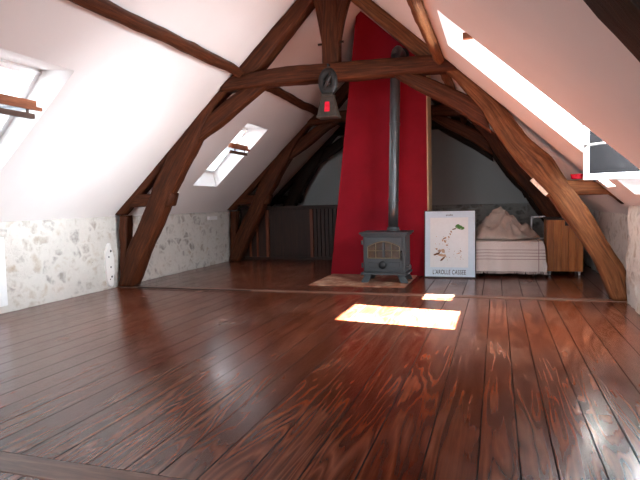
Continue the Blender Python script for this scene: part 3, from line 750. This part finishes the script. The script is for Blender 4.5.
# ------------------------------------------------------------------ poster
def poster():
    x0, x1, H = -.905, -.255, .873; yb = 7.15; lean = math.radians(6.5)
    T = thing('framed_poster', 'framed white poster of a broken pine leaning beside the red chimney', 'poster', (x0, yb, 0.001))
    T.rotation_euler = (-lean, 0, 0)
    W = x1-x0
    def P(name, bm, mat, parent=T): return obj(name, bm, mat, parent, world=False)
    bm = NB(); f = .011
    box(bm, 0, f, -.02, 0, 0, H, .002, 1); box(bm, W-f, W, -.02, 0, 0, H, .002, 1); box(bm, f, W-f, -.02, 0, 0, f+.004, .002, 1); box(bm, f, W-f, -.02, 0, H-f, H, .002, 1); box(bm, f, W-f, -.004, -.001, f, H-f)
    P('frame', bm, M['frame_black'])
    bm = NB(); box(bm, f, W-f, -.008, -.005, f, H-f); sh = P('sheet', bm, M['paper_blue'])
    bm = NB(); box(bm, .075, W-.095, -.0095, -.0078, .135, H-.095); P('picture_panel', bm, M['paper_white'], sh)
    dm = NB()
    def blobs(lst, mi, y=-.0105):
        bm = dm
        for (x, z, rx, rz, a) in lst:
            vs = []
            for k in range(14):
                t = k*2*math.pi/14; r = 1+.35*noise.noise(Vector((x*30+math.cos(t)*2, z*30, math.sin(t)*2)))
                u, w = rx*math.cos(t)*r, rz*math.sin(t)*r
                vs.append((x+u*math.cos(a)-w*math.sin(a), z+u*math.sin(a)+w*math.cos(a)))
            n0 = len(bm.faces); prism(bm, vs, y, -.0094); bm.faces.ensure_lookup_table()
            for f in bm.faces[n0:]: f.material_index = mi
    R = random.Random(5)
    U = lambda px, py: ((px-30)/270*W, (440-py)/352*H)       # layout of the drawing, read off an enlarged view
    pt = lambda x, y, rx, rz, a=0: (*U(x, y), rx, rz, a)
    trunk = [pt(188, 186, .030, .007, .3), pt(172, 200, .010, .014, .3), pt(167, 212, .008, .014, .4)]
    blobs([pt(97, 316, .045, .014, .35), pt(127, 342, .04, .011, .8), pt(134, 236, .016, .007, .5), pt(108, 302, .02, .008, -.5)]+trunk[:1], 0)
    blobs(trunk[1:]+[pt(140, 250, .012, .020, .4), pt(128, 245, .01, .016, -.3), pt(150, 270, .014, .01), pt(120, 322, .045, .016, -.2), pt(130, 300, .022, .028, .5), pt(112, 300, .02, .016), pt(142, 232, .014, .012), pt(160, 228, .01, .014, .4), pt(210, 312, .026, .006, .3), pt(222, 300, .016, .005, -.6), pt(96, 290, .012, .012), pt(140, 325, .012, .018)]
          + [pt(R.uniform(85, 165), R.uniform(225, 350), R.uniform(.003, .007), R.uniform(.003, .006), R.uniform(0, 3)) for _ in range(26)]
          + [pt(R.uniform(185, 235), R.uniform(285, 345), R.uniform(.003, .006), R.uniform(.002, .004), R.uniform(0, 3)) for _ in range(14)], 1)
    blobs([pt(215, 176, .036, .022, -.1), pt(232, 182, .022, .018, .2), pt(205, 168, .022, .014, .3)]+[pt(R.uniform(195, 243), R.uniform(164, 190), .008, .005, R.uniform(0, 3)) for _ in range(12)], 2, -.011)
    P('drawing_print', dm, [M['ink_brown'], M['ink_tan'], M['ink_green']], sh)
    def text(body, cx, z, width, name, shear=0.):
        cu = bpy.data.curves.new('lettering', 'FONT'); cu.body = body; cu.align_x = 'CENTER'; cu.size = .1; cu.extrude = .004; cu.offset = .0009; cu.space_character = 1.12; cu.shear = shear
        o = bpy.data.objects.new('lettering', cu); COL.objects.link(o)
        bpy.context.view_layer.update()
        me = bpy.data.meshes.new_from_object(o.evaluated_get(bpy.context.evaluated_depsgraph_get()))
        bpy.data.objects.remove(o)
        xs = [v.co.x for v in me.vertices]; w = max(xs)-min(xs); s = width/w
        zs = [v.co.y for v in me.vertices]; hs = max(zs)-min(zs)
        k = .060/hs if body.startswith('L') else s
        for v in me.vertices: v.co = Vector((cx+v.co.x*s, -.0095-v.co.z*.1, z+v.co.y*k))
        me.materials.clear(); me.materials.append(M['ink'])
        q = bpy.data.objects.new(name, me); COL.objects.link(q); q.parent = sh
    text("L'AROLLE CASSEE", W*.485, .047, W*.64, 'title_lettering', .08)
    text("arolle", W*.49, H-.072, W*.13, 'heading_lettering')
poster()

# ------------------------------------------------------------------ bed, coverlet, blanket
def bed():
    T = thing('bed', 'low bed standing behind the poster, covered by a striped coverlet', 'bed', (.14, 8.2, 0))
    bm = NB(); box(bm, -.33, .53, 7.40, 9.35, .16, .43, .05, 3); obj('mattress', bm, M['mattress'], T)
    bm = NB(); box(bm, -.31, .51, 7.43, 9.33, .10, .17, .01); obj('bed_base', bm, M['darkwood'], T)
    for x in (-.25, .45):
        for y in (7.5, 9.25):
            bm = NB(); tube(bm, [(x, y, 0.001), (x, y, .11)], .025, 10); obj('leg', bm, M['darkwood'], T)
    bm = NB(); r = .011
    for a, b in (((.45, 8.02, .40), (.45, 8.02, .745)), ((.45, 8.02, .745), (.62, 8.02, .745)), ((.62, 8.02, .745), (.62, 8.02, .01)), ((.45, 8.02, .45), (.62, 8.02, .45))):
        bar(bm, a, b, .02, .02, (0, 1, 0))
    p = obj('side_rail', bm, M['white'], T); p['label'] = 'thin white metal rail'
bed()
def coverlet():
    x0, x1, yf, yb, h = -.345, .548, 7.375, 9.3, .452
    Hmax = .40
    bm = NB(); uvl = bm.loops.layers.uv.new('UVMap'); g = []
    us = [x0-.40+(x1-x0+.80)*i/90 for i in range(91)]; vs = [yf-Hmax+(yb-yf+Hmax)*j/110 for j in range(111)]
    for u in us:
        row = []
        for v in vs:
            ex = max(x0-u, 0, u-x1); ey = max(yf-v, 0); 
            drop = max(ex, ey) if min(ex, ey) <= 0 else min(Hmax, math.hypot(ex, ey))
            x = min(max(u, x0), x1); y = max(v, yf)
            # rounded shoulder and folds that grow with the drop
            sh = math.exp(-drop*18)
            fold = .016*min(1, drop*5)
            nx_ = .012+.05*drop+fold*(math.sin(v*26)+.6*noise.noise(Vector((1, v*7, u)))) if ex > 0 else 0
            ny_ = .012+.05*drop+fold*(math.sin(u*19+1)+.8*noise.noise(Vector((u*8, 2, drop*3)))) if ey > 0 else 0
            x += (nx_ if u > x1 else -nx_)*(1-sh); y -= ny_*(1-sh)
            z = h-drop*(1-.0)+.0
            z = h-max(0, drop-.02*(1-sh))+.014*noise.noise(Vector((u*5, v*4, 3)))*(1 if drop < .05 else .3)
            row.append((bm.verts.new((x, y, max(.055, z))), drop, u))
        g.append(row)
    for i in range(len(us)-1):
        for j in range(len(vs)-1):
            q = (g[i][j], g[i+1][j], g[i+1][j+1], g[i][j+1])
            f = bm.faces.new([a[0] for a in q]); f.smooth = True
            for l, a in zip(f.loops, q): l[uvl].uv = (a[2], a[1])
    o = obj('coverlet', bm, M['cotton']); props(o, 'off-white cotton coverlet with thin red stripes and fringe over the bed', 'coverlet')
    md = o.modifiers.new('thickness', 'SOLIDIFY'); md.thickness = .006
    fr = NB(); R = random.Random(3)
    for i in range(0, len(us)-1):
        for t in (0, .5):
            a = g[i][0][0].co if False else None
    me = o.data
    hem = []
    n2 = len(vs)
    for i in range(len(us)): hem.append(me.vertices[i*n2].co.copy())
    hem += [me.vertices[(len(us)-1)*n2+j].co.copy() for j in range(1, 70)]
    for a, b in zip(hem, hem[1:]):
        for t in (.0, .5):
            p = a.lerp(b, t); e = p+Vector((R.uniform(-.008, .008), R.uniform(-.012, .004), -R.uniform(.022, .036)))
            e.z = max(.006, e.z); tube(fr, [p, (p+e)/2+Vector((R.uniform(-.004, .004), 0, 0)), e], [.0028, .0035, .003], 5)
    obj('fringe', fr, M['fringe'], o)
coverlet()
def blanket():
    bm = NB(); N, K = 96, 44; cx, cy = .07, 7.80; rings = []
    for i in range(K+1):
        r = i/K; ring = []
        for k in range(N):
            a = k*2*math.pi/N; ca, sa = math.cos(a), math.sin(a)
            X = cx+.43*r*ca*(1+.12*math.sin(3*a+1)); Y = cy+.30*r*sa*(1+.1*math.sin(4*a))
            hgt = .28*(1-r**1.7)*(1+.15*ca*-1)
            v = Vector((X*5.5, Y*5.5, 1))
            ridge = 1-abs(noise.noise(v+noise.noise_vector(v*.8)*.9))*2; ridge2 = 1-abs(noise.noise(v*2.3+Vector((5, 1, 0))))*2
            peak = .03*math.exp(-((X+.0)**2+(Y-7.72)**2)/.03)
            z = hgt*(.72+.22*ridge)+.10*ridge*(1-r)**.5*(1 if r < .98 else 0)+.035*ridge2*(1-r*.6)+peak
            side = noise.noise_vector(Vector((X*7, Y*7, 9)))*.03*(1-r)
            ring.append(bm.verts.new((X+side.x, Y+side.y, .474+max(.006, z) if i < K else .470)))
        rings.append(ring)
    for i in range(K):
        for k in range(N):
            if i == 0:
                continue
            f = bm.faces.new((rings[i][k], rings[i][(k+1) % N], rings[i+1][(k+1) % N], rings[i+1][k])); f.smooth = True
    bm.faces.new(rings[1]); 
    for v in rings[0]: bm.verts.remove(v)
    bm.faces.new(rings[K])
    props(obj('blanket', bm, M['linen']), 'crumpled beige blanket heaped on top of the striped coverlet', 'blanket')
blanket()

# ------------------------------------------------------------------ wooden chest
def chest():
    x0, x1, y0, y1 = .605, 1.035, 7.55, 7.98; z0, z1 = .055, .715
    T = thing('wooden_chest', 'orange pine box cabinet on casters standing between bed and right wall', 'cabinet', ((x0+x1)/2, (y0+y1)/2, 0))
    bm = NB(); box(bm, x0, x1, y0+.02, y1, z0, z1, .004); obj('body', bm, M['pine'], T)
    bm = NB(); w = (x1-x0)/5
    for k in range(5): box(bm, x0+w*k+.001, x0+w*(k+1)-.001, y0, y0+.022, z0, z1-.0, .003, 1)
    d = obj('front_panel', bm, M['pine'], T)
    bm = NB(); box(bm, x0+.215, x0+.265, y0-.006, y0+.004, z1-.075, z1-.02, .004); obj('handle_slot', bm, M['iron_dark'], d)
    bm = NB(); box(bm, x0-.012, x1+.012, y0-.008, y1+.01, z1, z1+.025, .005); p = obj('top', bm, M['darkwood'], T); p['label'] = 'dark wooden top board'
    for x in (x0+.04, x1-.04):
        for y in (y0+.05, y1-.05):
            bm = NB(); tube(bm, [(x-.012, y, .0225), (x+.012, y, .0225)], .022, 14); box(bm, x-.018, x+.018, y-.015, y+.015, .04, .056)
            obj('caster', bm, M['porcelain'], T)
chest()

# ------------------------------------------------------------------ cupboards under the far left eaves
def cupboards():
    y = 9.12; x0, x1 = -4.50, -2.40
    T = thing('eaves_cupboard', 'dark wooden cupboard run along the back left under the eaves', 'cupboard', ((x0+x1)/2, y+.3, 0))
    bm = NB(); box(bm, x0, x1, y+.02, y+.75, .03, .93, .004); obj('body', bm, M['darkwood'], T)
    bm = NB(); box(bm, x0-.02, x1, y-.03, y+.78, .93, .965, .006); obj('top', bm, M['darkwood'], T)
    bm = NB(); box(bm, x0, x1, y-.005, y+.03, .001, .05, .003); obj('plinth', bm, M['darkwood'], T)
    for x, w in ((-4.30, .03), (-4.16, .03), (-3.955, .055), (-3.11, .055)):
        bm = NB(); box(bm, x-w/2, x+w/2, y-.03, y+.025, .05, .90, .004); p = obj('post', bm, M['redwood'], T); p['label'] = 'red-brown upright post'
    for a, b in ((-4.48, -4.32), (-4.28, -4.18), (-4.14, -3.99)):
        bm = NB(); box(bm, a, b, y-.004, y+.024, .06, .90, .004); d = obj('door', bm, M['darkwood'], T)
        if a == -4.14:
            bm = NB(); lathe(bm, [(.015, 0), (.018, -.03), (.052, -.04), (.06, -.06), (.045, -.085), (.015, -.095)], (-4.115, y-.03, .765), 'y'); k = obj('knob', bm, M['porcelain'], d); k['label'] = 'white porcelain knob'
    bm = NB(); box(bm, -3.92, -3.14, y-.002, y+.024, .06, .90, .004); obj('plain_panel', bm, M['darkwood'], T)
    bm = NB()
    for k in range(9): box(bm, -3.06+k*.072, -3.06+k*.072+.045, y-.012, y+.022, .06, .90, .003, 1)
    obj('slat_panel', bm, M['darkwood'], T)
cupboards()

# ------------------------------------------------------------------ small things
def lantern():
    x, y = -1.708, 5.66
    T = thing('hanging_lantern', 'grey tapered metal lantern with a red pane hanging under the collar beam', 'lantern', (x, y, 1.90))
    bm = NB(); torus(bm, (x, y, 2.285), .068, .040, 'y', 1.0, 1.42)
    tube(bm, [(x+.045, y-.03, 2.375), (x+.012, y-.036, 2.30), (x-.03, y-.03, 2.205)], [.016, .024, .016], 8)
    p = obj('hanging_hoop', bm, M['leather'], T, smooth=True); p['label'] = 'dark coiled leather hoop'
    bm = NB()
    def ring(w, d, z): return [bm.verts.new((x+sx*w, y+sy*d, z)) for sx, sy in ((-1, -1), (1, -1), (1, 1), (-1, 1))]
    rs = [ring(.115, .08, 1.905), ring(.115, .08, 1.93), ring(.108, .074, 1.932), ring(.062, .045, 2.13), ring(.066, .05, 2.132), ring(.066, .05, 2.15), ring(.03, .025, 2.18)]
    for a, b in zip(rs, rs[1:]):
        for i in range(4): bm.faces.new((a[i], a[(i+1) % 4], b[(i+1) % 4], b[i]))
    bm.faces.new(rs[0]); bm.faces.new(rs[-1]); bmesh.ops.bevel(bm, geom=list(bm.edges), offset=.003, segments=1, affect='EDGES')
    h = obj('housing', bm, M['zinc'], T)
    bm = NB(); f = lambda z: y-.074+(z-1.932)*(.029/.198)
    pts = [(-.028, 1.965), (.034, 1.965), (.027, 2.07), (-.022, 2.07)]
    a = [bm.verts.new((x+px, f(z)-.004, z)) for px, z in pts]; b = [bm.verts.new((x+px, f(z)+.004, z)) for px, z in pts]
    bm.faces.new(a); bm.faces.new(b)
    for i in range(4): bm.faces.new((a[i], a[(i+1) % 4], b[(i+1) % 4], b[i]))
    p = obj('pane', bm, M['redglass'], h); p['label'] = 'bright red glass pane'
    bm = NB(); tube(bm, [(x, y, 2.39), (x, y-.005, 2.47), (x+.0, y+.09, 2.47)], .010, 8); obj('hook', bm, M['iron_dark'], T)
lantern()

bm = NB(); box(bm, XL+.075, XL+.125, 3.2, 4.02, .09, .75, .012); R_ = obj('radiator', bm, M['white']); props(R_, 'flat white radiator on the stone wall at the left edge', 'radiator')
for y in (3.35, 3.88):
    bm = NB(); box(bm, XL+.05, XL+.076, y-.02, y+.02, .55, .60); obj('bracket', bm, M['steel'], R_)
    bm = NB(); box(bm, XL+.08, XL+.12, y-.03, y+.03, .001, .10, .004); obj('foot', bm, M['white'], R_)

bm = NB(); lathe(bm, [(.03, 0), (.048, .004), (.056, .05), (.05, .05), (.042, .012)], (.735, 5.84, 1.172), 'z'); dsh = obj('glass_dish', bm, M['redglass'], smooth=False); props(dsh, 'small red glass dish standing on the right tie block by the casement', 'dish')

bm = NB(); box(bm, XL+.0, XL+.045, 8.08, 8.36, .765, .825, .006); s_ = obj('wall_socket', bm, M['white']); props(s_, 'small white socket strip high on the left stone wall near the far truss', 'socket')
bm = NB(); box(bm, 1.19, 1.262, 7.05, 7.13, .14, .26, .008); s2 = obj('wall_socket', bm, M['white']); props(s2, 'white socket low on the right wall beside the pine cabinet', 'socket')
bm = NB(); lathe(bm, [(.018, 0), (.018, .004), (.004, .005)], (1.184, 7.09, .2), 'x'); obj('outlet', bm, M['hole'], s2)

# pale plaster patch with open holes beside the truss foot
bm = NB(); N = 18; pts = []
for k in range(N):
    a = k*2*math.pi/N; r = 1+.25*noise.noise(Vector((math.cos(a)*2, math.sin(a)*2, 3)))
    pts.append((5.61+.075*r*math.cos(a), .29+.26*r*math.sin(a)))
a = [bm.verts.new((XL+.032, y, z)) for y, z in pts]; b = [bm.verts.new((XL-.02, y*1.0, z)) for y, z in pts]
bm.faces.new(a); bm.faces.new(b)
for i in range(N): bm.faces.new((a[i], a[(i+1) % N], b[(i+1) % N], b[i]))
pp = obj('plaster_patch', bm, M['mortar']); props(pp, 'white plaster patch with dark holes on the wall beside the left truss foot', 'plaster patch')
for y, z, r in ((5.63, .47, .018), (5.59, .40, .012), (5.62, .27, .014), (5.63, .15, .016), (5.60, .12, .010)):
    bm = NB(); lathe(bm, [(r*.6, .026), (r, .030), (r*.8, .0345), (r*.2, .0345)], (XL, y, z), 'x', 9); obj('hole', bm, M['hole'], pp)
bm = NB(); tube(bm, [(XL+.35+.22*k, 5.70+.006*math.sin(k*1.3), .011) for k in range(8)], .006, 8)
props(obj('floor_cable', bm, M['rubber']), 'thin black cable lying on the boards from the left truss foot', 'cable')

# ------------------------------------------------------------------ light
W = bpy.data.worlds.new('sky'); S.world = W; W.use_nodes = True
bg = W.node_tree.nodes['Background']; bg.inputs[0].default_value = (.84, .92, 1, 1); bg.inputs[1].default_value = .3; W.cycles.sampling_method = 'NONE'
sun = bpy.data.lights.new('sun', 'SUN'); sun.energy = 27.0; sun.angle = math.radians(.6); sun.color = (1, .98, .95)
so = bpy.data.objects.new('sun', sun); COL.objects.link(so); so.location = (8, 2, 8)
so.rotation_euler = Vector((-1.23, .20, -1)).to_track_quat('-Z', 'Y').to_euler()

# ------------------------------------------------------------------ camera
cd = bpy.data.cameras.new('camera'); cd.sensor_width = 36; cd.lens = 36*546/640; cd.clip_end = 200; cd.clip_start = .05
cam = bpy.data.objects.new('camera', cd); COL.objects.link(cam)
Rw = ((0.9512, -0.0023, -0.3085), (0.3076, -0.0713, 0.9488), (-0.0241, -0.9975, -0.0671))
cam.matrix_world = Matrix([[r[0], -r[1], -r[2], l] for r, l in zip(Rw, (0, 0, 1.0))]+[[0, 0, 0, 1]])
S.camera = cam
vs_ = S.view_settings; vs_.view_transform = 'Standard'; vs_.look = 'None'; vs_.gamma = 1; vs_.use_curve_mapping = False; vs_.exposure = 4.3
S.cycles.use_denoising = True; S.cycles.max_bounces = 14; S.cycles.diffuse_bounces = 8; S.cycles.transparent_max_bounces = 12
S.cycles.sample_clamp_indirect = 8; S.cycles.use_guiding = True; S.cycles.guiding_training_samples = 64
